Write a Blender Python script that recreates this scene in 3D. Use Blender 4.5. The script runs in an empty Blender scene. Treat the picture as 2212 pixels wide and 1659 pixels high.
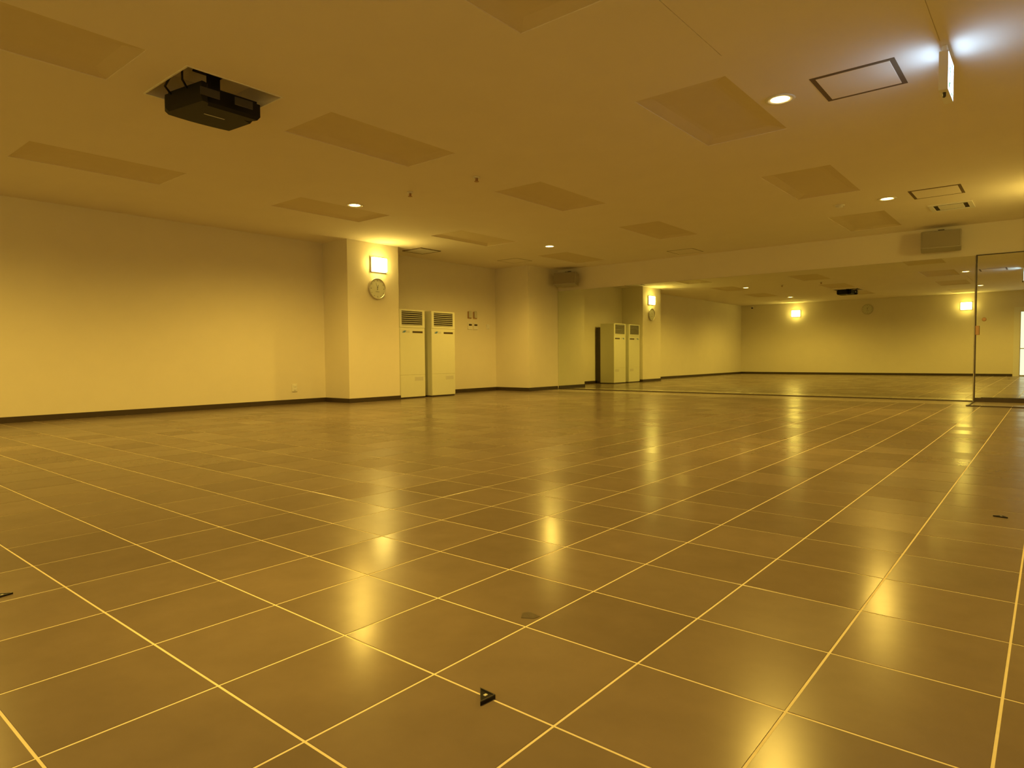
import bpy, bmesh, math, random
from mathutils import Vector, Matrix

T = 0.4                      # one floor tile in metres; layout below is in tile units (i right, j ahead, k up)
random.seed(4)
sc = bpy.context.scene

# ------------------------------------------------------------------ camera
CAM = Vector((3.1979, -3.0155, 2.1495)); YAW, PITCH, ROLL, FPX = 2.2613, -0.0414, -0.0082, 1412.88
fw = Vector((math.cos(YAW)*math.cos(PITCH), math.sin(YAW)*math.cos(PITCH), math.sin(PITCH)))
sd = Vector((math.sin(YAW), -math.cos(YAW), 0)); up = sd.cross(fw)
RT = sd*math.cos(ROLL) + up*math.sin(ROLL); UP = -sd*math.sin(ROLL) + up*math.cos(ROLL)
cd = bpy.data.cameras.new('camera'); cam = bpy.data.objects.new('camera', cd); sc.collection.objects.link(cam)
cd.sensor_width = 36; cd.lens = 36*FPX/2212; cd.clip_start = 0.02; cd.clip_end = 200
m = Matrix.Identity(4)
for r in range(3):
    m[r][0], m[r][1], m[r][2], m[r][3] = RT[r], UP[r], -fw[r], CAM[r]*T
cam.matrix_world = m; sc.camera = cam

# ------------------------------------------------------------------ world, exposure
w = bpy.data.worlds.new('world'); sc.world = w; w.use_nodes = True
w.node_tree.nodes['Background'].inputs[0].default_value = (0.02, 0.013, 0.006, 1)
w.node_tree.nodes['Background'].inputs[1].default_value = 0.3
vs = sc.view_settings; vs.view_transform = 'Standard'; vs.look = 'None'; vs.gamma = 1; vs.use_curve_mapping = False
vs.exposure = 0.0
WARM = (1.0, 0.655, 0.102)      # lamp colour of downlights
WARM2 = (1.0, 0.73, 0.15)     # lamp colour of the wall lamps
DOWN_W, SCONCE_L = 760.0, 42.0

# ------------------------------------------------------------------ layout numbers (tile units)
IW, IR, JB, J, H = -24.69, 6.23, -7.96, 32.32, 7.82
IP, PA, PB = -22.74, 16.15, 19.3     # pillar with lamp and clock
IC, PC = -22.0, 29.12                # pillar at the mirror's left end
IRP, RA, RB = 4.25, 23.9, 27.3       # pillar on the right wall, outside the frame
JT = 30.0                            # tiles end, pale border begins
ZM = 6.43                            # mirror top

# ------------------------------------------------------------------ materials
def mat(name, col, rough=0.6, metal=0.0, spec=0.5, noise=0.0, scale=30, bump=0.0, bscale=200, coat=0.0, coat_r=0.1):
    mt = bpy.data.materials.new(name); mt.use_nodes = True
    nt = mt.node_tree; b = nt.nodes['Principled BSDF']
    b.inputs['Base Color'].default_value = (*col, 1); b.inputs['Roughness'].default_value = rough
    b.inputs['Metallic'].default_value = metal; b.inputs['Specular IOR Level'].default_value = spec
    b.inputs['Coat Weight'].default_value = coat; b.inputs['Coat Roughness'].default_value = coat_r
    geo = nt.nodes.new('ShaderNodeNewGeometry')
    if noise:
        n = nt.nodes.new('ShaderNodeTexNoise'); n.inputs['Scale'].default_value = scale; n.inputs['Detail'].default_value = 4
        nt.links.new(geo.outputs['Position'], n.inputs['Vector'])
        mx = nt.nodes.new('ShaderNodeMix'); mx.data_type = 'RGBA'
        mx.inputs[6].default_value = (*[c*(1-noise) for c in col], 1); mx.inputs[7].default_value = (*[min(1, c*(1+noise)) for c in col], 1)
        nt.links.new(n.outputs['Fac'], mx.inputs[0]); nt.links.new(mx.outputs[2], b.inputs['Base Color'])
    if bump:
        n2 = nt.nodes.new('ShaderNodeTexNoise'); n2.inputs['Scale'].default_value = bscale; n2.inputs['Detail'].default_value = 3
        nt.links.new(geo.outputs['Position'], n2.inputs['Vector'])
        bp = nt.nodes.new('ShaderNodeBump'); bp.inputs['Strength'].default_value = bump; bp.inputs['Distance'].default_value = 0.002
        nt.links.new(n2.outputs['Fac'], bp.inputs['Height']); nt.links.new(bp.outputs['Normal'], b.inputs['Normal'])
    return mt

def emit(name, col, s):
    mt = bpy.data.materials.new(name); mt.use_nodes = True; nt = mt.node_tree
    b = nt.nodes['Principled BSDF']; b.inputs['Base Color'].default_value = (0.8, 0.8, 0.8, 1); b.inputs['Roughness'].default_value = 0.4
    b.inputs['Emission Color'].default_value = (*col, 1); b.inputs['Emission Strength'].default_value = s
    return mt

M = {}
M['wall'] = mat('wall_paper', (0.80, 0.74, 0.62), 0.75, noise=0.03, scale=3, bump=0.25, bscale=260, spec=0.3)
M['ceiling'] = mat('ceiling_board', (0.84, 0.77, 0.67), 0.9, noise=0.03, scale=2, bump=0.3, bscale=160, spec=0.2)
M['panel'] = mat('shaded_panel_board', (0.72, 0.63, 0.46), 0.95, noise=0.03, scale=6, bump=0.4, bscale=220, spec=0.1)  # darker than the ceiling board: shade of the recess put into the colour
M['white'] = mat('white_enamel', (0.82, 0.80, 0.74), 0.45, noise=0.02, scale=8)
M['ac'] = mat('ivory_enamel', (0.72, 0.71, 0.55), 0.4, noise=0.02, scale=6)
M['base'] = mat('brown_vinyl', (0.05, 0.032, 0.018), 0.45, noise=0.15, scale=12)
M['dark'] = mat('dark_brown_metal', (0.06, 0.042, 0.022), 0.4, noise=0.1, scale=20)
M['gap'] = mat('shadow_joint', (0.16, 0.11, 0.06), 0.9, noise=0.1, scale=20)
M['black'] = mat('black_plastic', (0.010, 0.008, 0.006), 0.55, noise=0.2, scale=30, spec=0.25)
M['grey'] = mat('dark_grey_plastic', (0.05, 0.045, 0.04), 0.4, noise=0.1, scale=30)
M['grille'] = mat('grille_inside', (0.03, 0.018, 0.01), 0.7, noise=0.1, scale=30)
M['blue'] = mat('blue_print', (0.10, 0.22, 0.42), 0.5, noise=0.1, scale=80)
M['sticker'] = mat('grey_print', (0.6, 0.58, 0.48), 0.6, noise=0.1, scale=60)
M['display'] = mat('brown_display', (0.07, 0.045, 0.02), 0.3, noise=0.1, scale=60)
M['steel'] = mat('brushed_steel', (0.62, 0.58, 0.5), 0.3, 0.9, noise=0.05, scale=40)
M['brass'] = mat('dull_brass', (0.45, 0.27, 0.14), 0.4, 0.5, noise=0.1, scale=60)
M['speaker'] = mat('speaker_shell', (0.40, 0.37, 0.30), 0.6, noise=0.04, scale=20)
M['mesh'] = mat('speaker_grille', (0.33, 0.29, 0.22), 0.8, noise=0.15, scale=400)
M['clockface'] = mat('clock_face', (0.66, 0.66, 0.52), 0.3, noise=0.02, scale=20, coat=0.5, coat_r=0.05)
M['grout'] = mat('pale_grout', (0.82, 0.72, 0.50), 0.8, noise=0.10, scale=25, spec=0.2)
M['border'] = mat('polished_border', (0.38, 0.315, 0.24), 0.22, noise=0.06, scale=5)
M['stain'] = mat('dark_smudge', (0.095, 0.07, 0.047), 0.5, noise=0.3, scale=60)
M['green'] = emit('green_pictogram', (0.02, 0.55, 0.32), 0.7)
M['sign'] = emit('exit_sign_panel', (0.46, 0.68, 1.0), 11.0)
M['sconce'] = emit('lamp_diffuser', WARM2, SCONCE_L)
M['lens'] = emit('downlight_lens', (1.0, 0.72, 0.24), 16.0)
M['led'] = emit('red_led', (1.0, 0.08, 0.02), 2.0)
M['doorglass'] = emit('lit_door_glass', (0.80, 0.95, 0.85), 1.1)
M['mirror'] = bpy.data.materials.new('mirror_glass'); M['mirror'].use_nodes = True
_b = M['mirror'].node_tree.nodes['Principled BSDF']
_b.inputs['Base Color'].default_value = (0.80, 0.85, 0.70, 1); _b.inputs['Metallic'].default_value = 1; _b.inputs['Roughness'].default_value = 0.0

def tile_material():
    mt = bpy.data.materials.new('glazed_floor_tile'); mt.use_nodes = True; nt = mt.node_tree; L = nt.links
    b = nt.nodes['Principled BSDF']; N = nt.nodes.new
    geo = N('ShaderNodeNewGeometry')
    sn = N('ShaderNodeVectorMath'); sn.operation = 'SCALE'; sn.inputs['Scale'].default_value = 1/T
    L.new(geo.outputs['Position'], sn.inputs[0])
    fl = N('ShaderNodeVectorMath'); fl.operation = 'FLOOR'; L.new(sn.outputs[0], fl.inputs[0])
    sp_ = N('ShaderNodeSeparateXYZ'); L.new(fl.outputs[0], sp_.inputs[0])
    mk = N('ShaderNodeCombineXYZ'); L.new(sp_.outputs[0], mk.inputs[0]); L.new(sp_.outputs[1], mk.inputs[1]); mk.inputs[2].default_value = 0.5
    wn = N('ShaderNodeTexWhiteNoise'); wn.noise_dimensions = '2D'; L.new(mk.outputs[0], wn.inputs['Vector'])
    rp = N('ShaderNodeValToRGB'); e = rp.color_ramp.elements
    e[0].position = 0.0; e[0].color = (0.174, 0.132, 0.098, 1); e[1].position = 1.0; e[1].color = (0.214, 0.163, 0.120, 1)
    e2 = e.new(0.5); e2.color = (0.196, 0.149, 0.109, 1)
    L.new(wn.outputs['Value'], rp.inputs['Fac'])
    # cloudy glaze, offset differently in every tile
    ad = N('ShaderNodeVectorMath'); ad.operation = 'ADD'; L.new(geo.outputs['Position'], ad.inputs[0])
    sc3 = N('ShaderNodeVectorMath'); sc3.operation = 'SCALE'; sc3.inputs['Scale'].default_value = 20; L.new(wn.outputs['Color'], sc3.inputs[0]); L.new(sc3.outputs[0], ad.inputs[1])
    n1 = N('ShaderNodeTexNoise'); n1.inputs['Scale'].default_value = 5.5; n1.inputs['Detail'].default_value = 3; n1.inputs['Roughness'].default_value = 0.6
    L.new(ad.outputs[0], n1.inputs['Vector'])
    mr = N('ShaderNodeMapRange'); mr.inputs[1].default_value = 0.1; mr.inputs[2].default_value = 0.9; mr.inputs[3].default_value = 0.88; mr.inputs[4].default_value = 1.12
    L.new(n1.outputs['Fac'], mr.inputs[0])
    mu = N('ShaderNodeVectorMath'); mu.operation = 'SCALE'; L.new(rp.outputs['Color'], mu.inputs[0]); L.new(mr.outputs[0], mu.inputs['Scale'])
    L.new(mu.outputs[0], b.inputs['Base Color'])
    w2 = N('ShaderNodeTexWhiteNoise'); w2.noise_dimensions = '2D'                       # every tile has its own gloss
    o2 = N('ShaderNodeVectorMath'); o2.operation = 'ADD'; o2.inputs[1].default_value = (37.3, 11.7, 0); L.new(mk.outputs[0], o2.inputs[0]); L.new(o2.outputs[0], w2.inputs['Vector'])
    m2 = N('ShaderNodeMapRange'); m2.inputs[3].default_value = 0.18; m2.inputs[4].default_value = 0.27
    L.new(w2.outputs['Value'], m2.inputs[0]); L.new(m2.outputs[0], b.inputs['Roughness'])
    b.inputs['Specular IOR Level'].default_value = 0.10
    return mt
M['tile'] = tile_material()

# ------------------------------------------------------------------ mesh helpers (tile units, relative to the thing's origin)
COL = sc.collection
class MB:
    def __init__(s): s.bm = bmesh.new()
    def box(s, i0, i1, j0, j1, k0, k1, bev=0.0, seg=1):
        r = bmesh.ops.create_cube(s.bm, size=1)['verts']
        for v in r: v.co = Vector((i0+(i1-i0)*(v.co.x+.5), j0+(j1-j0)*(v.co.y+.5), k0+(k1-k0)*(v.co.z+.5)))
        if bev:
            es = list({e for v in r for e in v.link_edges})
            bmesh.ops.bevel(s.bm, geom=es, offset=bev, segments=seg, affect='EDGES', profile=0.5)
        return s
    def lathe(s, prof, seg=32, M4=Matrix.Identity(4)):          # profile (radius, height), revolved about local z
        rings = []
        for r, z in prof:
            if r < 1e-6: rings.append([s.bm.verts.new(M4 @ Vector((0, 0, z)))])
            else: rings.append([s.bm.verts.new(M4 @ Vector((r*math.cos(2*math.pi*a/seg), r*math.sin(2*math.pi*a/seg), z))) for a in range(seg)])
        for A, B in zip(rings, rings[1:]):
            for a in range(seg):
                b = (a+1) % seg
                if len(A) == 1 and len(B) == 1: continue
                if len(A) == 1: f = (A[0], B[a], B[b])
                elif len(B) == 1: f = (A[a], A[b], B[0])
                else: f = (A[a], A[b], B[b], B[a])
                s.bm.faces.new(f)
        return s
    def prism(s, pts, k0, k1, M4=Matrix.Identity(4), inset0=0.0):
        n = len(pts); c = (sum(p[0] for p in pts)/n, sum(p[1] for p in pts)/n)
        lo = [s.bm.verts.new(M4 @ Vector((c[0]+(p[0]-c[0])*(1-inset0), c[1]+(p[1]-c[1])*(1-inset0), k0))) for p in pts]
        hi = [s.bm.verts.new(M4 @ Vector((p[0], p[1], k1))) for p in pts]
        s.bm.faces.new(lo[::-1]); s.bm.faces.new(hi)
        for a in range(n):
            b = (a+1) % n; s.bm.faces.new((lo[a], lo[b], hi[b], hi[a]))
        return s
    def tube(s, pts, r, seg=8):
        pts = [Vector(p) for p in pts]; rings = []
        for a, p in enumerate(pts):
            d = (pts[min(a+1, len(pts)-1)] - pts[max(a-1, 0)]).normalized()
            x = d.orthogonal().normalized(); y = d.cross(x)
            if rings:
                x = (px - d*px.dot(d)).normalized(); y = d.cross(x)
            px = x
            rings.append([s.bm.verts.new(p + (x*math.cos(2*math.pi*q/seg)+y*math.sin(2*math.pi*q/seg))*r) for q in range(seg)])
        for A, B in zip(rings, rings[1:]):
            for q in range(seg): s.bm.faces.new((A[q], A[(q+1) % seg], B[(q+1) % seg], B[q]))
        s.bm.faces.new(rings[0][::-1]); s.bm.faces.new(rings[-1])
        return s
    def quad(s, *v):
        s.bm.faces.new([s.bm.verts.new(Vector(p)) for p in v]); return s
    def mesh(s, name, m, smooth=False):
        bmesh.ops.recalc_face_normals(s.bm, faces=s.bm.faces)
        me = bpy.data.meshes.new(name)
        bmesh.ops.scale(s.bm, vec=(T, T, T), verts=s.bm.verts)
        s.bm.to_mesh(me); s.bm.free(); me.materials.append(m)
        if smooth:
            for p in me.polygons: p.use_smooth = True
        return me
    def build(s, name, m, parent=None, loc=(0, 0, 0), smooth=False):
        o = bpy.data.objects.new(name, s.mesh(name, m, smooth)); COL.objects.link(o)
        o.parent = parent; o.location = Vector(loc)*T
        return o

def tag(o, label=None, cat=None, group=None, kind=None):
    if label: o['label'] = label
    if cat: o['category'] = cat
    if group: o['group'] = group
    if kind: o['kind'] = kind
    return o
def thing(name, label, cat, loc, rz=0, group=None):
    o = bpy.data.objects.new(name, None); COL.objects.link(o); o.empty_display_size = 0.1
    o.location = Vector(loc)*T; o.rotation_euler = (0, 0, rz)
    return tag(o, label, cat, group)
def copy_tree(o, parent=None):
    c = o.copy(); COL.objects.link(c); c.parent = parent
    for ch in list(o.children): copy_tree(ch, c)
    return c
def dup(root, label, loc, rz):
    c = copy_tree(root); c['label'] = label; c.location = Vector(loc)*T; c.rotation_euler = (0, 0, rz); return c
AX = Matrix.Rotation(math.pi/2, 4, 'Y')     # local z -> +x (outward from a wall facing +i)

# ------------------------------------------------------------------ the room shell
def struct(name, mb, m, label=None): return tag(mb.build(name, m), label, None, None, 'structure')
struct('wall_left', MB().box(IW-.5, IW, JB-.5, J+.5, -.3, H+.9), M['wall'], 'cream left wall with brown baseboard')
struct('wall_far', MB().box(IW, IR, J, J+.5, -.3, H+.9), M['wall'], 'cream far wall carrying the large mirror')
struct('wall_right', MB().box(IR, IR+.5, JB-.5, J+.5, -.3, H+.9), M['wall'], 'cream right wall beside the camera')
struct('wall_near', MB().box(IW, IR, JB-.5, JB, -.3, H+.9), M['wall'], 'cream wall behind the camera with two square lamps, seen in the mirror')
struct('wall_pillar', MB().box(IW, IP, PA, PB, 0, H), M['wall'], 'cream square pillar carrying a lit lamp and a clock')
struct('wall_pillar', MB().box(IW, IC, PC, J, 0, H), M['wall'], 'cream wall projection at the left end of the mirror')
struct('wall_pillar', MB().box(IRP, IR, RA, RB, 0, H), M['wall'], 'cream pillar on the right wall just out of view')
bh, bt = 0.21, 0.03
bb = MB()
for a in ((IW, IW+bt, JB, PA), (IW, IP+bt, PA-bt, PA), (IP, IP+bt, PA, PB), (IW, IP+bt, PB, PB+bt), (IW, IW+bt, PB, PC), (IW, IC+bt, PC-bt, PC), (IC, IC+bt, PC, J-.1)):
    bb.box(*a, 0, bh)
struct('baseboard_left', bb, M['base'], 'dark brown baseboard along the left wall and its pillars')
struct('baseboard_near', MB().box(IW, .38, JB, JB+bt, 0, bh), M['base'], 'dark brown baseboard of the wall behind the camera')
bb = MB()
for a in ((IR-bt, IR, JB, RA), (IRP-bt, IR, RA-bt, RA), (IRP-bt, IRP, RA, RB), (IRP-bt, IR, RB, RB+bt), (IR-bt, IR, RB, J)): bb.box(*a, 0, bh)
struct('baseboard_right', bb, M['base'], 'dark brown baseboard along the right wall')
struct('baseboard_far', MB().box(3.75, IR, J-bt, J, 0, bh), M['base'], 'dark brown baseboard right of the mirrored door')

# floor: grout bed, 300 largest tiles as parts, the rest as one stuff part, pale border in front of the mirror
floor = struct('floor', MB().box(IW-.4, IR+.4, JB-.4, J+.4, -.3, -.003), M['grout'], 'floor of square taupe tiles with pale joints')
def pix(i, j):
    d = Vector((i, j, 0)) - CAM; z = d.dot(fw)
    return (1106 + FPX*d.dot(RT)/z, 829.5 - FPX*d.dot(UP)/z) if z > .3 else None
def area(i, j):
    n, tot = 6, 0
    for a in range(n):
        for b in range(n):
            q = [pix(i+(a+x)/n, j+(b+y)/n) for x, y in ((0, 0), (1, 0), (1, 1), (0, 1))]
            if any(p is None for p in q): continue
            cx = sum(p[0] for p in q)/4; cy = sum(p[1] for p in q)/4
            if 0 < cx < 2212 and 0 < cy < 1659:
                tot += abs(sum(q[k][0]*q[(k+1) % 4][1]-q[(k+1) % 4][0]*q[k][1] for k in range(4)))/2
    return tot
gw, ch = 0.0085, 0.002
def tile_geo(mb, i0, i1, j0, j1, lip=True):
    a, b, c, d = i0+gw, i1-gw, j0+gw, j1-gw
    if b-a < .03 or d-c < .03: return
    R = [[mb.bm.verts.new(Vector((x, y, z))) for x, y in ((a+o, c+o), (b-o, c+o), (b-o, d-o), (a+o, d-o))] for o, z in (((0, -.02), (0, -.002), (ch, 0)) if lip else ((0, -.02), (0, 0)))]
    for A, B in zip(R, R[1:]):
        for k in range(4): mb.bm.faces.new((A[k], A[(k+1) % 4], B[(k+1) % 4], B[k]))
    mb.bm.faces.new(R[-1])
cells = []
for i in range(math.floor(IW), math.ceil(IR)):
    for j in range(math.floor(JB), int(JT)):
        full = i >= IW and i+1 <= IR and j >= JB
        cells.append((area(i, j) if full else -1, i, j))
cells.sort(reverse=True)
mb = MB(); tile_geo(mb, -.5, .5, -.5, .5); tile_mesh = mb.mesh('tile', M['tile'])
for a, i, j in cells[:300]:
    o = bpy.data.objects.new('tile', tile_mesh); COL.objects.link(o); o.parent = floor; o.location = (T*(i+.5), T*(j+.5), 0)
    o.rotation_euler = (random.gauss(0, .0005), random.gauss(0, .0005), 0)      # tiles laid slightly unevenly
mb = MB()
for a, i, j in cells[300:]: tile_geo(mb, max(i, IW), min(i+1, IR), max(j, JB), min(j+1, JT), False)
tag(mb.build('tile_field', M['tile'], floor), kind='stuff')
MB().box(IC, IR, JT+gw, J, -.05, 0.0, ).build('border_strip', M['border'], floor)
struct('trim_1', MB().box(.58, 3.75, 29.15, 29.22, 0, .035).box(.52, .60, 29.15, J-.02, 0, .03), M['dark'], 'thin dark brown floor track in front of the mirrored door')

# ceiling: board with real openings for panels, lamps and the projector
A_, B_, C_ = (-4.12, -2.05), (-11.7, -9.72), (-19.25, -17.27)
rowsA = ((-5.95, -1.95), (2.12, 6.17), (10.22, 14.28), (18.38, 22.4), (26.55, 30.6))
rowsB = ((-1.92, 2.18), (6.17, 10.25), (14.15, 18.2), (22.4, 26.45))
rowsC = ((-5.95, -1.95), (2.29, 6.28), (10.2, 14.2), (18.3, 22.25), (26.5, 30.5))
panels = [(c, r) for c, rs in ((A_, rowsA), (B_, rowsB), (C_, rowsC)) for r in rs]
LI, LJ = (-16.87, -1.58), (0.05, 12.2, 24.4)
lights = [(a, b) for a in LI for b in LJ]
PH = (-11.8, -9.82, 2.97, 4.95)
holes = [(c[0], c[1], r[0], r[1]) for c, r in panels] + [PH] + [(a-.2, a+.2, b-.2, b+.2) for a, b in lights]
seams = [(1.50, 1.512, JB, 11.3), (-1.762, -1.75, 4.5, 9.3)]
holes += seams
si = sorted({IW, IR} | {h[k] for h in holes for k in (0, 1)}); sj = sorted({JB, J} | {h[k] for h in holes for k in (2, 3)})
mb = MB(); vc = {}
def cv(a, b, k):
    if (a, b, k) not in vc: vc[(a, b, k)] = mb.bm.verts.new(Vector((a, b, k)))
    return vc[(a, b, k)]
HT = H + .085
ing = lambda a, b: any(h[0] < a < h[1] and h[2] < b < h[3] for h in holes) or not (IW < a < IR and JB < b < J)
for a0, a1 in zip(si, si[1:]):
    for b0, b1 in zip(sj, sj[1:]):
        ca, cb = (a0+a1)/2, (b0+b1)/2
        if ing(ca, cb): continue
        mb.bm.faces.new((cv(a0, b0, H), cv(a0, b1, H), cv(a1, b1, H), cv(a1, b0, H)))
        for (x0, y0, x1, y1, tx, ty) in ((a0, b0, a0, b1, a0-.001, cb), (a1, b0, a1, b1, a1+.001, cb), (a0, b0, a1, b0, ca, b0-.001), (a0, b1, a1, b1, ca, b1+.001)):
            if ing(tx, ty): mb.bm.faces.new((cv(x0, y0, H), cv(x1, y1, H), cv(x1, y1, HT), cv(x0, y0, HT)))
ceiling = struct('ceiling', mb, M['ceiling'], 'cream boarded ceiling with shallow rectangular recesses')
MB().box(IW-.4, IR+.4, JB-.4, J+.4, H+.92, H+1.1).build('ceiling_slab', M['gap'], ceiling)
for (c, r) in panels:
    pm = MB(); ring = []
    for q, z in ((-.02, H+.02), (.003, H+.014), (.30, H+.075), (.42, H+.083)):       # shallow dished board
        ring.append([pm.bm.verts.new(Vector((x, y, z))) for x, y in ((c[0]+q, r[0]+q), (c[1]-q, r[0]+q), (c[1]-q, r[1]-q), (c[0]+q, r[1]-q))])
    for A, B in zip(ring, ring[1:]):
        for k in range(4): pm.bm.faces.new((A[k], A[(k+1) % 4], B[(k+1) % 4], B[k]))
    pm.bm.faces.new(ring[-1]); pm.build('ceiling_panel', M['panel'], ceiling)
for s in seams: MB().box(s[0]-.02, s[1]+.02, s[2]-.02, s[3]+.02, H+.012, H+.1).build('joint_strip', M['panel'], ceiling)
a, b, c, d = PH
MB().box(a-.05, a, c-.05, d+.05, HT, H+.55).box(b, b+.05, c-.05, d+.05, HT, H+.55).box(a, b, c-.05, c, HT, H+.55).box(a, b, d, d+.05, HT, H+.55).box(a-.05, b+.05, c-.05, d+.05, H+.55, H+.6).build('projector_recess', M['ceiling'], ceiling)
MB().box(a-.035, b+.035, c-.035, c, H-.012, H).box(a-.035, b+.035, d, d+.035, H-.012, H).box(a-.035, a, c, d, H-.012, H).box(b, b+.035, c, d, H-.012, H).build('recess_trim', M['white'], ceiling)

# ------------------------------------------------------------------ mirrors on the far wall
t = thing('wall_mirror', 'large frameless wall mirror covering most of the far wall', 'mirror', (-10.7, J, 0))
t0 = -10.7
MB().box(IC+.02-t0, .50-t0, -.035, -.004, .05, ZM).build('mirror_pane', M['mirror'], t)
MB().box(IC+.02-t0, .50-t0, -.05, -.004, 0.002, .05).build('bottom_channel', M['dark'], t)
t = thing('mirrored_door', 'mirrored door with thin dark frame at the right end of the mirror wall', 'door', (2.1, J, 0))
i0, i1 = .53-2.1, 3.7-2.1
MB().box(i0+.05, i1-.05, -.03, -.004, .18, ZM-.02).build('mirror_pane', M['mirror'], t)
MB().box(i0, i0+.055, -.06, -.004, .18, ZM+.02).box(i1-.055, i1, -.06, -.004, .18, ZM+.02).box(i0+.055, i1-.055, -.06, -.004, ZM-.02, ZM+.02).build('door_frame', M['dark'], t)
MB().box(i0, i1, -.06, -.004, 0.002, .18).build('kick_rail', M['base'], t)
hx = .72-2.1
tag(MB().box(hx-.16, hx-.02, -.14, -.11, 2.95, 3.35, .012).box(hx-.12, hx-.06, -.12, -.028, 2.98, 3.04).box(hx-.12, hx-.06, -.12, -.028, 3.26, 3.32).build('door_pull', M['brass'], t), 'dull brass pull')
tag(MB().lathe([(0, 0), (.085, 0), (.085, .04), (.06, .055), (0, .055)], 20, Matrix.Translation((hx+.14, -.028, 3.62)) @ Matrix.Rotation(math.pi/2, 4, 'X')).build('lock', M['brass'], t), 'round brass lock')

# ------------------------------------------------------------------ glazed door behind the camera (bright at the right edge of the mirror)
d1 = struct('door_1', MB().box(.42, .86, JB, JB+.16, 0, 5.95).box(3.86, 4.3, JB, JB+.16, 0, 5.95).box(.42, 4.3, JB, JB+.16, 5.95, 6.3).box(2.3, 2.42, JB, JB+.12, 0, 5.95), M['white'], 'bright glazed double door behind the camera, seen in the mirror')
for a in (.86, 2.42):
    MB().box(a+.06, a+1.38, JB+.03, JB+.06, .12, 5.88).build('glass_pane', M['doorglass'], d1)
    MB().box(a, a+1.44, JB+.02, JB+.1, 0.002, .12).box(a, a+.06, JB+.02, JB+.1, .12, 5.88).box(a+1.38, a+1.44, JB+.02, JB+.1, .12, 5.88).box(a, a+1.44, JB+.02, JB+.1, 5.88, 5.95).box(a+.06, a+1.38, JB+.02, JB+.1, 2.5, 2.58).build('leaf_frame', M['steel'], d1)

# ------------------------------------------------------------------ wall lamps
def make_sconce(label, loc, rz):
    t = thing('wall_lamp', label, 'lamp', loc, rz, 'square wall lamps')
    MB().box(0.002, .06, -.47, .47, -.37, .37, .02).build('back_plate', M['white'], t)
    MB().box(.06, .10, -.47, -.445, -.37, .37).box(.06, .10, .445, .47, -.37, .37).box(.06, .10, -.445, .445, -.37, -.35).box(.06, .10, -.445, .445, .35, .37).build('frame', M['steel'], t)
    MB().box(.06, .24, -.44, .44, -.345, .345, .06, 3).build('diffuser', M['sconce'], t)
    return t
s0 = make_sconce('lit square wall lamp on the pillar above the clock', (IP, 17.98, 6.76), 0)
dup(s0, 'lit square wall lamp behind the camera, seen left of the projector in the mirror', (-18.62, JB, 6.65), math.pi/2)
dup(s0, 'lit square wall lamp behind the camera, seen beside the mirrored door in the mirror', (-3.2, JB, 6.62), math.pi/2)
dup(s0, 'lit square wall lamp on the right pillar, out of view beyond the exit sign', (IRP, 25.8, 6.7), math.pi)

# ------------------------------------------------------------------ wall clocks
def make_clock(label, loc, rz):
    t = thing('wall_clock', label, 'clock', loc, rz, 'round wall clocks')
    MB().lathe([(0, .003), (.5, .003), (.525, .03), (.525, .09), (.50, .115), (.475, .10), (.475, .075), (0, .075)], 48, AX).build('clock_case', M['steel'], t, smooth=True)
    MB().lathe([(0, .085), (.47, .085), (.47, .078)], 48, AX).build('dial', M['clockface'], t)
    hm = MB()
    for k in range(12):
        R = Matrix.Rotation(k*math.pi/6, 4, 'X'); L = .07 if k % 3 == 0 else .04
        pts = [R @ Vector((.088, y, z)) for y, z in ((-.012, .43), (.012, .43), (.012, .43-L), (-.012, .43-L))]; hm.quad(*pts)
    tag(hm.build('hour_marks', M['grey'], t), kind='stuff')
    for nm, ang, L, wd, x in (('hour_hand', -.25, .2, .014, .094), ('minute_hand', .35, .31, .010, .099)):
        R = Matrix.Rotation(ang, 4, 'X')
        MB().quad(*[R @ Vector((x, y, z)) for y, z in ((-wd, -.05), (wd, -.05), (wd*.6, L), (-wd*.6, L))]).build(nm, M['grey'], t)
    MB().lathe([(0, .108), (.022, .104), (.022, .085)], 12, AX).build('centre_cap', M['steel'], t)
    MB().box(.086, .089, -.12, .12, -.16, -.145).build('maker_mark', M['grey'], t)
    return t
c0 = make_clock('round pale wall clock on the pillar under the lamp', (IP, 17.88, 5.58), 0)
dup(c0, 'round pale wall clock behind the camera, faint in the mirror below the projector', (-11.6, JB, 6.75), math.pi/2)

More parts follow.
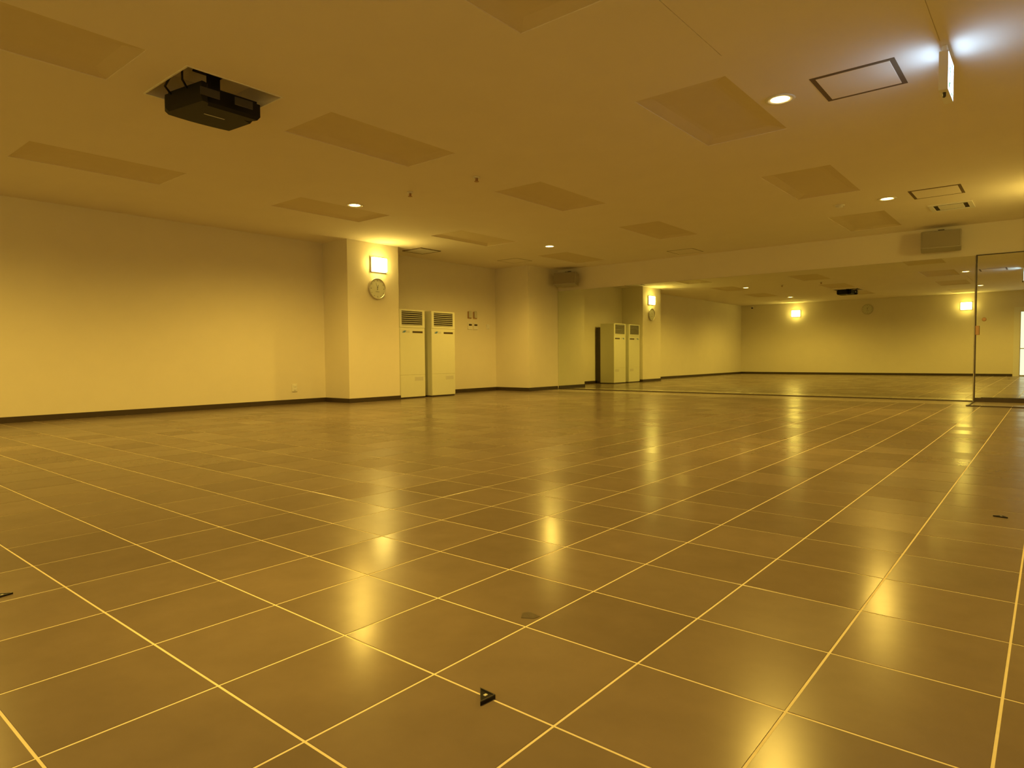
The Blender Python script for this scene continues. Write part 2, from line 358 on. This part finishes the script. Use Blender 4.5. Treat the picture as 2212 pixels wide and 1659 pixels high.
# ------------------------------------------------------------------ floor standing air conditioners
def make_ac(label, loc):
    t = thing('air_conditioner', label, 'air conditioner', loc, 0, 'floor standing air conditioners')
    W, D, Z = 1.80, 1.24, 4.69; y0, y1 = -W/2, W/2        # front at x = 0
    body = MB().box(-D, -.012, y0, y1, .06, Z, .02)
    body.build('cabinet', M['ac'], t)
    MB().box(-D+.03, -.05, y0+.03, y1-.03, 0.002, .06).build('plinth', M['base'], t)
    MB().box(-D-.42, -D, y0+.1, y1-.12, 0.002, 4.4).build('rear_dark_block', M['dark'], t)  # dark block filling most of the gap between cabinet and wall
    MB().box(-.012, 0, y0+.01, y1-.01, .08, 1.225, .004).build('lower_panel', M['ac'], t)
    MB().box(-.012, 0, y0+.01, y1-.01, 1.245, 3.72, .004).build('front_panel', M['ac'], t)
    g0, g1, gz0, gz1 = y0+.17, y1-.17, 3.86, 4.60
    fr = MB().box(-.012, .012, y0+.01, g0, 3.74, Z-.01).box(-.012, .012, g1, y1-.01, 3.74, Z-.01).box(-.012, .012, g0, g1, 3.74, gz0).box(-.012, .012, g0, g1, gz1, Z-.01)
    gr = fr.build('outlet_frame', M['ac'], t)
    MB().box(-.0118, -.009, g0, g1, gz0, gz1).build('outlet_recess', M['grille'], gr)
    n = 7
    for k in range(n):
        z = gz0 + (gz1-gz0)*(k+.35)/n - .01
        s = MB(); s.box(-.006, .010, g0, g1, z, z+.026); s.build('slat', M['ac'], gr)
    MB().box(-.006, .004, y0+.2, y0+.72, 3.46, 3.58).build('maker_badge', M['sticker'], t)
    MB().prism([(y0+.21, 3.465), (y0+.38, 3.465), (y0+.50, 3.575), (y0+.33, 3.575)], .004, .006, Matrix(((0, 0, 1, 0), (1, 0, 0, 0), (0, 1, 0, 0), (0, 0, 0, 1)))).build('badge_mark', M['blue'], t)
    MB().box(-.006, .005, y1-.88, y1-.16, 3.46, 3.56).build('control_strip', M['display'], t)
    MB().box(-.006, .002, y1-.75, y1-.15, .92, 1.12).build('rating_sticker', M['sticker'], t)
    return t
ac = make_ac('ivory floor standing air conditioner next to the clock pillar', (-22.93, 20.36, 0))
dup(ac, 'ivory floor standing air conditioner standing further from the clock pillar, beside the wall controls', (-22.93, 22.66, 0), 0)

# ------------------------------------------------------------------ wall controls and outlet
def plate(name, label, cat, j, z, wj, wz, parts, group=None):
    t = thing(name, label, cat, (IW, j, z), 0, group)
    MB().box(0.002, .045, -wj/2, wj/2, -wz/2, wz/2, .015).build('plate', M['white'], t)
    for nm, y0, y1, z0, z1, m in parts: MB().box(.03, .065, y0, y1, z0, z1, .008).build(nm, m, t)
    return t
for j, lb in ((26.64, 'tall brown wall handset holder, left of the upper two beside the air conditioner'), (27.14, 'tall brown wall handset holder, right of the upper two beside the air conditioner')):
    t = thing('remote_holder', lb, 'remote', (IW, j, 4.76), 0, 'brown wall holders')
    MB().box(0.002, .06, -.17, .17, -.22, .22, .03, 2).build('holder', M['brass'], t)
    MB().box(.055, .11, -.11, .11, -.17, .25, .03, 2).build('handset', M['sticker'], t)
plate('wall_controller', 'small white wall controller with dark screen, left of the lower two', 'controller', 26.68, 4.08, .40, .42, [('screen', -.13, .13, .02, .13, M['display'])], 'white wall controllers')
plate('wall_controller', 'small white wall controller with dark screen, right of the lower two', 'controller', 27.18, 4.08, .40, .42, [('screen', -.13, .13, .02, .13, M['display'])], 'white wall controllers')
plate('light_switch', 'small pale switch plate near the wall projection', 'switch', 28.35, 4.08, .28, .32, [('rocker', -.07, .07, -.1, .1, M['white'])])
plate('wall_outlet', 'small white power outlet low on the left wall', 'outlet', 14.42, .76, .28, .38, [('socket', -.07, .07, .03, .13, M['white']), ('socket', -.07, .07, -.13, -.03, M['white'])])

# ------------------------------------------------------------------ projector hanging from its ceiling recess
pc = (-10.86, 3.98, 7.40)
t = thing('ceiling_projector', 'black projector hanging out of a square ceiling recess', 'projector', pc)
out = []
hl, hw = .80, .70           # half length along j, half width along i
for k in range(7):          # bulging edge on the -i side
    y = -hl*.9 + 1.8*hl*k/6; out.append((-hw - .07*(1-(y/hl)**2), y))
def corner(cx, cy, r, a0):
    return [(cx+r*math.cos(a0+q*math.pi/8), cy+r*math.sin(a0+q*math.pi/8)) for q in range(5)]
out = [p for p in out] + [(hw-.55, hl)] + corner(hw-.22, hl-.22, .22, math.pi/2)[::-1] + corner(hw-.2, -hl+.2, .2, 0)[::-1] + [(-hw+.2, -hl)]
body = MB().prism(out, .07, .34).prism(out, 0.0, .07, inset0=.07).prism([(p[0]*.93, p[1]*.93) for p in out], .34, .40)
body.build('housing', M['black'], t)
MB().box(-.1, .1, -.1, .1, .39, .96).box(-.3, .3, -.3, .3, .93, .965).build('ceiling_mount', M['black'], t)
for y in (-.42, .3): MB().box(hw-.005, hw+.012, y-.2, y+.2, .10, .26).build('side_vent', M['grey'], t)
MB().lathe([(0, .0), (.17, 0), (.17, .05), (.13, .06), (.12, .03), (0, .02)], 24, Matrix.Translation((-hw-.05, .15, .2)) @ Matrix.Rotation(-math.pi/2, 4, 'Y')).build('lens', M['grey'], t)
MB().box(-.05, -.02, -.2, .25, -.004, .001).build('printed_name', M['sticker'], t)
tag(MB().box(-hw-.02, -hw+.02, -.25, -.21, .05, .08).build('indicator', M['led'], t), 'small red indicator light')
MB().tube([(.3, -.7, .3), (.45, -.86, .38), (.55, -.9, .55), (.75, -.85, .62), (.85, -.75, .8), (.8, -.7, .95)], .022).build('cable', M['black'], t, smooth=True)
MB().tube([(-.3, -.75, .3), (-.25, -.9, .42), (0, -.92, .5), (.4, -.9, .6), (.7, -.9, .75), (.75, -.8, .95)], .022).build('cable', M['black'], t, smooth=True)

# ------------------------------------------------------------------ downlights
names = {(-16.87, .05): 'round lit downlight at the back left of the ceiling, seen only in the mirror',
         (-16.87, 12.2): 'round lit downlight in the ceiling in front of the clock pillar',
         (-16.87, 24.4): 'round lit downlight in the far left ceiling, smallest in view',
         (-1.58, .05): 'round lit downlight overhead behind the camera, seen only in the mirror',
         (-1.58, 12.2): 'round lit downlight nearest the exit sign, largest and brightest in view',
         (-1.58, 24.4): 'round lit downlight in the far right ceiling before the slotted vent'}
proto = None
spot_d = bpy.data.lights.new('downlight_bulb', 'SPOT'); spot_d.energy = DOWN_W; spot_d.color = WARM
spot_d.spot_size = math.radians(165); spot_d.spot_blend = 0.75; spot_d.shadow_soft_size = 0.075
spot_d.use_nodes = True; nt = spot_d.node_tree; em = nt.nodes['Emission']          # batwing reflector: less straight down, more to the side
tc = nt.nodes.new('ShaderNodeTexCoord'); sx = nt.nodes.new('ShaderNodeSeparateXYZ'); nt.links.new(tc.outputs['Normal'], sx.inputs[0])
ab = nt.nodes.new('ShaderNodeMath'); ab.operation = 'ABSOLUTE'; nt.links.new(sx.outputs['Z'], ab.inputs[0])
mr = nt.nodes.new('ShaderNodeMapRange'); mr.interpolation_type = 'SMOOTHSTEP'; mr.inputs[1].default_value = 0.45; mr.inputs[2].default_value = 1.0; mr.inputs[3].default_value = 1.0; mr.inputs[4].default_value = 0.5
nt.links.new(ab.outputs[0], mr.inputs[0]); nt.links.new(mr.outputs[0], em.inputs['Strength'])
for (a, b) in lights:
    if proto is None:
        proto = thing('downlight', names[(a, b)], 'light', (a, b, H), 0, 'round ceiling downlights')
        MB().lathe([(.205, .03), (.205, -.012), (.30, -.022), (.315, -.002), (.285, 0.0)], 40).build('trim_ring', M['white'], proto, smooth=True)
        MB().lathe([(0, -.022), (.10, -.018), (.2, .0), (.2, .03), (0, .03)], 40).build('lens', M['lens'], proto, smooth=True)
        r = proto
    else: r = dup(proto, names[(a, b)], (a, b, H), 0)
    for old in [c for c in r.children if c.type == 'LIGHT']: bpy.data.objects.remove(old)
    so = bpy.data.objects.new('bulb', spot_d); COL.objects.link(so); so.parent = r; so.location = (0, 0, -.035*T)

# ------------------------------------------------------------------ ceiling hatches, vents, small ceiling fittings
hat = hat2 = None
for lb, ci, cj in (('square ceiling access hatch with brown joint between the brightest downlight and the exit sign', -.02, 12.28),
                   ('square ceiling access hatch with brown joint next to the slotted ceiling vent', -.06, 24.45),
                   ('small square ceiling hatch near the far wall above the mirror', -12.36, 30.72),
                   ('small square ceiling hatch near the left wall projection', -21.4, 27.1)):
    if hat is None:
        hat = thing('ceiling_hatch', lb, 'hatch', (ci, cj, H), 0, 'ceiling access hatches')
        MB().box(-.77, .77, -.77, -.675, -.006, -.001).box(-.77, .77, .675, .77, -.006, -.001).box(-.77, -.675, -.675, .675, -.006, -.001).box(.675, .77, -.675, .675, -.006, -.001).build('frame', M['gap'], hat)
        MB().box(-.672, .672, -.672, .672, -.012, -.001, .004).build('lid', M['ceiling'], hat)
    elif hat2 is None and ci < -5:
        hat2 = thing('ceiling_hatch', lb, 'hatch', (ci, cj, H), 0, 'ceiling access hatches')
        MB().box(-.74, .74, -.74, -.70, -.006, -.001).box(-.74, .74, .70, .74, -.006, -.001).box(-.74, -.70, -.70, .70, -.006, -.001).box(.70, .74, -.70, .70, -.006, -.001).build('frame', M['gap'], hat2)
        MB().box(-.697, .697, -.697, .697, -.008, -.001).build('lid', M['ceiling'], hat2)
    else: dup(hat2 if ci < -5 else hat, lb, (ci, cj, H), 0)
t = thing('ceiling_vent', 'slotted ceiling air vent with dark opening before the far wall', 'vent', (.08, 27.46, H), 0)
v = MB().box(-.7, .7, -.7, -.55, -.03, -.001).box(-.7, .7, .55, .7, -.03, -.001).box(-.7, -.55, -.55, .55, -.03, -.001).box(.55, .7, -.55, .55, -.03, -.001).box(-.4, .4, -.4, .4, -.03, -.001)
v.build('vent_frame', M['white'], t); MB().box(-.55, .55, -.55, .55, -.008, -.001).build('vent_opening', M['grille'], t)
t = thing('ceiling_vent', 'dark framed ceiling air vent beside the clock pillar over the air conditioners', 'vent', (-22.75, 20.95, H), 0)
MB().box(-.72, .72, -.72, -.66, -.03, -.001).box(-.72, .72, .66, .72, -.03, -.001).box(-.72, -.66, -.66, .66, -.03, -.001).box(.66, .72, -.66, .66, -.03, -.001).build('vent_frame', M['gap'], t)
MB().box(-.658, .658, -.658, .658, -.024, -.001).build('vent_cover', M['white'], t)
sp = None
for lb, ci, cj in (('small brass ceiling sprinkler nearer the clock pillar', -13.9, 12.28), ('small brass ceiling sprinkler in the middle of the ceiling', -10.9, 12.38)):
    if sp is None:
        sp = thing('sprinkler', lb, 'sprinkler', (ci, cj, H), 0, 'ceiling sprinklers')
        MB().lathe([(0, -.001), (.11, -.001), (.10, -.03), (.04, -.045), (.04, -.001)], 20).build('escutcheon', M['white'], sp, smooth=True)
        MB().lathe([(.035, -.03), (.03, -.10), (.02, -.13), (0, -.13)], 12).box(-.05, -.035, -.01, .01, -.15, -.05).box(.035, .05, -.01, .01, -.15, -.05).build('body', M['brass'], sp)
        MB().lathe([(0, -.15), (.075, -.15), (.08, -.142), (0, -.138)], 16).build('deflector', M['brass'], sp)
    else: dup(sp, lb, (ci, cj, H), 0)
t = thing('smoke_detector', 'small round ceiling detector near the far right downlight', 'detector', (-3.16, 24.35, H), 0)
MB().lathe([(0, -.001), (.17, -.001), (.17, -.03), (.14, -.05), (.14, -.001)], 24).build('mounting_base', M['white'], t)
MB().lathe([(.12, -.04), (.11, -.09), (.06, -.11), (0, -.11)], 24).build('sensor_cap', M['white'], t, smooth=True)

# ------------------------------------------------------------------ exit sign
t = thing('exit_sign', 'lit white exit sign hanging edge on from the ceiling', 'sign', (1.555, 11.85, H), 0)
MB().box(-.056, .056, -.40, .40, -.835, -.165).box(-.072, .072, -.43, -.40, -.85, -.15).box(-.072, .072, .40, .43, -.85, -.15).box(-.072, .072, -.40, .40, -.85, -.835).box(-.072, .072, -.40, .40, -.165, -.15).build('housing', M['white'], t)
MB().box(-.04, .04, -.30, .30, -.15, -.001, .01).build('ceiling_bracket', M['white'], t)
for s in (-1, 1):
    f = MB().box(.056 if s > 0 else -.07, .07 if s > 0 else -.056, -.399, .399, -.834, -.166).build('lit_panel', M['sign'], t)
    q = MB(); x = s*.0715
    Q = lambda *p: q.quad(*[(x, s*y, z+.03) for y, z in p])
    Q((-.30, -.80), (-.10, -.80), (-.10, -.72), (-.30, -.72))                                   # floor bar
    Q((.08, -.82), (.34, -.82), (.34, -.24), (.29, -.24), (.29, -.77), (.08, -.77))                # doorway
    Q((.08, -.24), (.29, -.24), (.29, -.29), (.08, -.29))
    Q((-.16, -.36), (-.02, -.40), (.04, -.58), (-.06, -.60))                                     # running figure: torso
    Q((-.02, -.58), (.04, -.56), (.12, -.68), (.20, -.70), (.19, -.74), (.08, -.72))             # front leg
    Q((-.06, -.60), (.01, -.60), (-.06, -.70), (-.22, -.74), (-.23, -.70), (-.10, -.66))         # rear leg
    Q((-.15, -.36), (-.10, -.40), (-.22, -.52), (-.28, -.50))                                   # arm
    Q((-.03, -.40), (-.02, -.44), (.12, -.50), (.13, -.46))
    n = 10; q.bm.faces.new([q.bm.verts.new(Vector((x, s*(-.04+.055*math.cos(2*math.pi*a/n)), -.30+.055*math.sin(2*math.pi*a/n)))) for a in range(n)])
    q.build('running_figure', M['green'], f)
tag(MB().lathe([(.03, -.85), (.03, -.92), (.015, -.94), (0, -.94)], 12, Matrix.Translation((0, -.25, 0))).build('test_switch', M['grey'], t), 'small dark test switch')

# ------------------------------------------------------------------ speakers at the mirror wall
def make_speaker(label, loc, rz):
    t = thing('wall_speaker', label, 'speaker', loc, rz, 'wall speakers above the mirror')
    W, Hh, D = 1.5, .80, .62; R = Matrix.Rotation(math.radians(-12), 4, 'X')     # front faces -y, tilted down
    def bx(*a, **k):
        mb = MB().box(*a, **k); bmesh.ops.transform(mb.bm, matrix=R, verts=mb.bm.verts); return mb
    bx(-W/2, W/2, -D/2, D/2, -Hh/2, Hh/2, bev=.03).build('cabinet', M['speaker'], t)
    bx(-W/2+.05, W/2-.05, -D/2-.02, -D/2+.01, -Hh/2+.05, Hh/2-.05, bev=.008).build('front_grille', M['mesh'], t)
    MB().box(-.12, .12, .1, .62, .30, .38).box(-.12, .12, .56, .62, .1, .6).box(-.04, .04, -.05, .12, .34, .50).build('bracket', M['dark'], t)
    return t
sp1 = make_speaker('pale box speaker over the mirror, nearer the mirrored door', (-.72, J-.64, 7.12), math.radians(6))
dup(sp1, 'pale box speaker in the far left corner over the mirror', (-20.85, J-.72, 7.05), math.radians(14))

# ------------------------------------------------------------------ small security camera near the back left corner (seen in the mirror)
t = thing('security_camera', 'small dark dome camera high in the back left corner, seen in the mirror', 'camera', (-23.4, JB, 7.55), 0)
MB().box(-.1, .1, 0.002, .12, -.02, .14, .02).build('mount', M['white'], t)
MB().lathe([(.11, 0), (.10, -.06), (.06, -.11), (0, -.13)], 20, Matrix.Translation((0, .12, 0))).lathe([(0, .001), (.11, 0)], 20, Matrix.Translation((0, .12, 0))).build('dome', M['black'], t, smooth=True)

# ------------------------------------------------------------------ small black markers and a smudge on the floor
mk = None
tri = [(.035, -.085), (.05, .04), (-.085, .045)]
for lb, ci, cj, rz in (('small black triangular wedge lying on a tile joint in the foreground', .485, -.022, 0),
                       ('small dark wedge on the floor near the right edge', 2.72, 7.6, math.radians(40)),
                       ('small dark wedge on the floor cut by the left edge', -4.17, -1.45, math.radians(150))):
    if mk is None:
        mk = thing('floor_wedge', lb, 'wedge', (ci, cj, 0), rz, 'black floor wedges')
        MB().prism(tri, .001, .022).build('wedge_body', M['black'], mk)
        rim = MB()
        for a in range(3):
            p, q = Vector(tri[a]), Vector(tri[(a+1) % 3]); c = Vector((0, 0))
            p2, q2 = p+(c-p)*.16, q+(c-q)*.16
            rim.prism([p, q, q2, p2], .022, .028)
        rim.build('rim', M['grey'], mk)
        MB().box(-.008, .012, -.012, .012, .022, .026).build('centre_mark', M['sticker'], mk)
    else: dup(mk, lb, (ci, cj, 0), rz).scale = (.9, .9, .6)

tag(MB().prism([(-.075, .01), (-.045, .07), (.085, .045), (.075, -.02), (-.02, -.075)], .0012, .003).build('floor_stain', M['stain'], None, (-.115, 1.185, 0)), 'faint dark smudge on a tile in the foreground', 'stain')
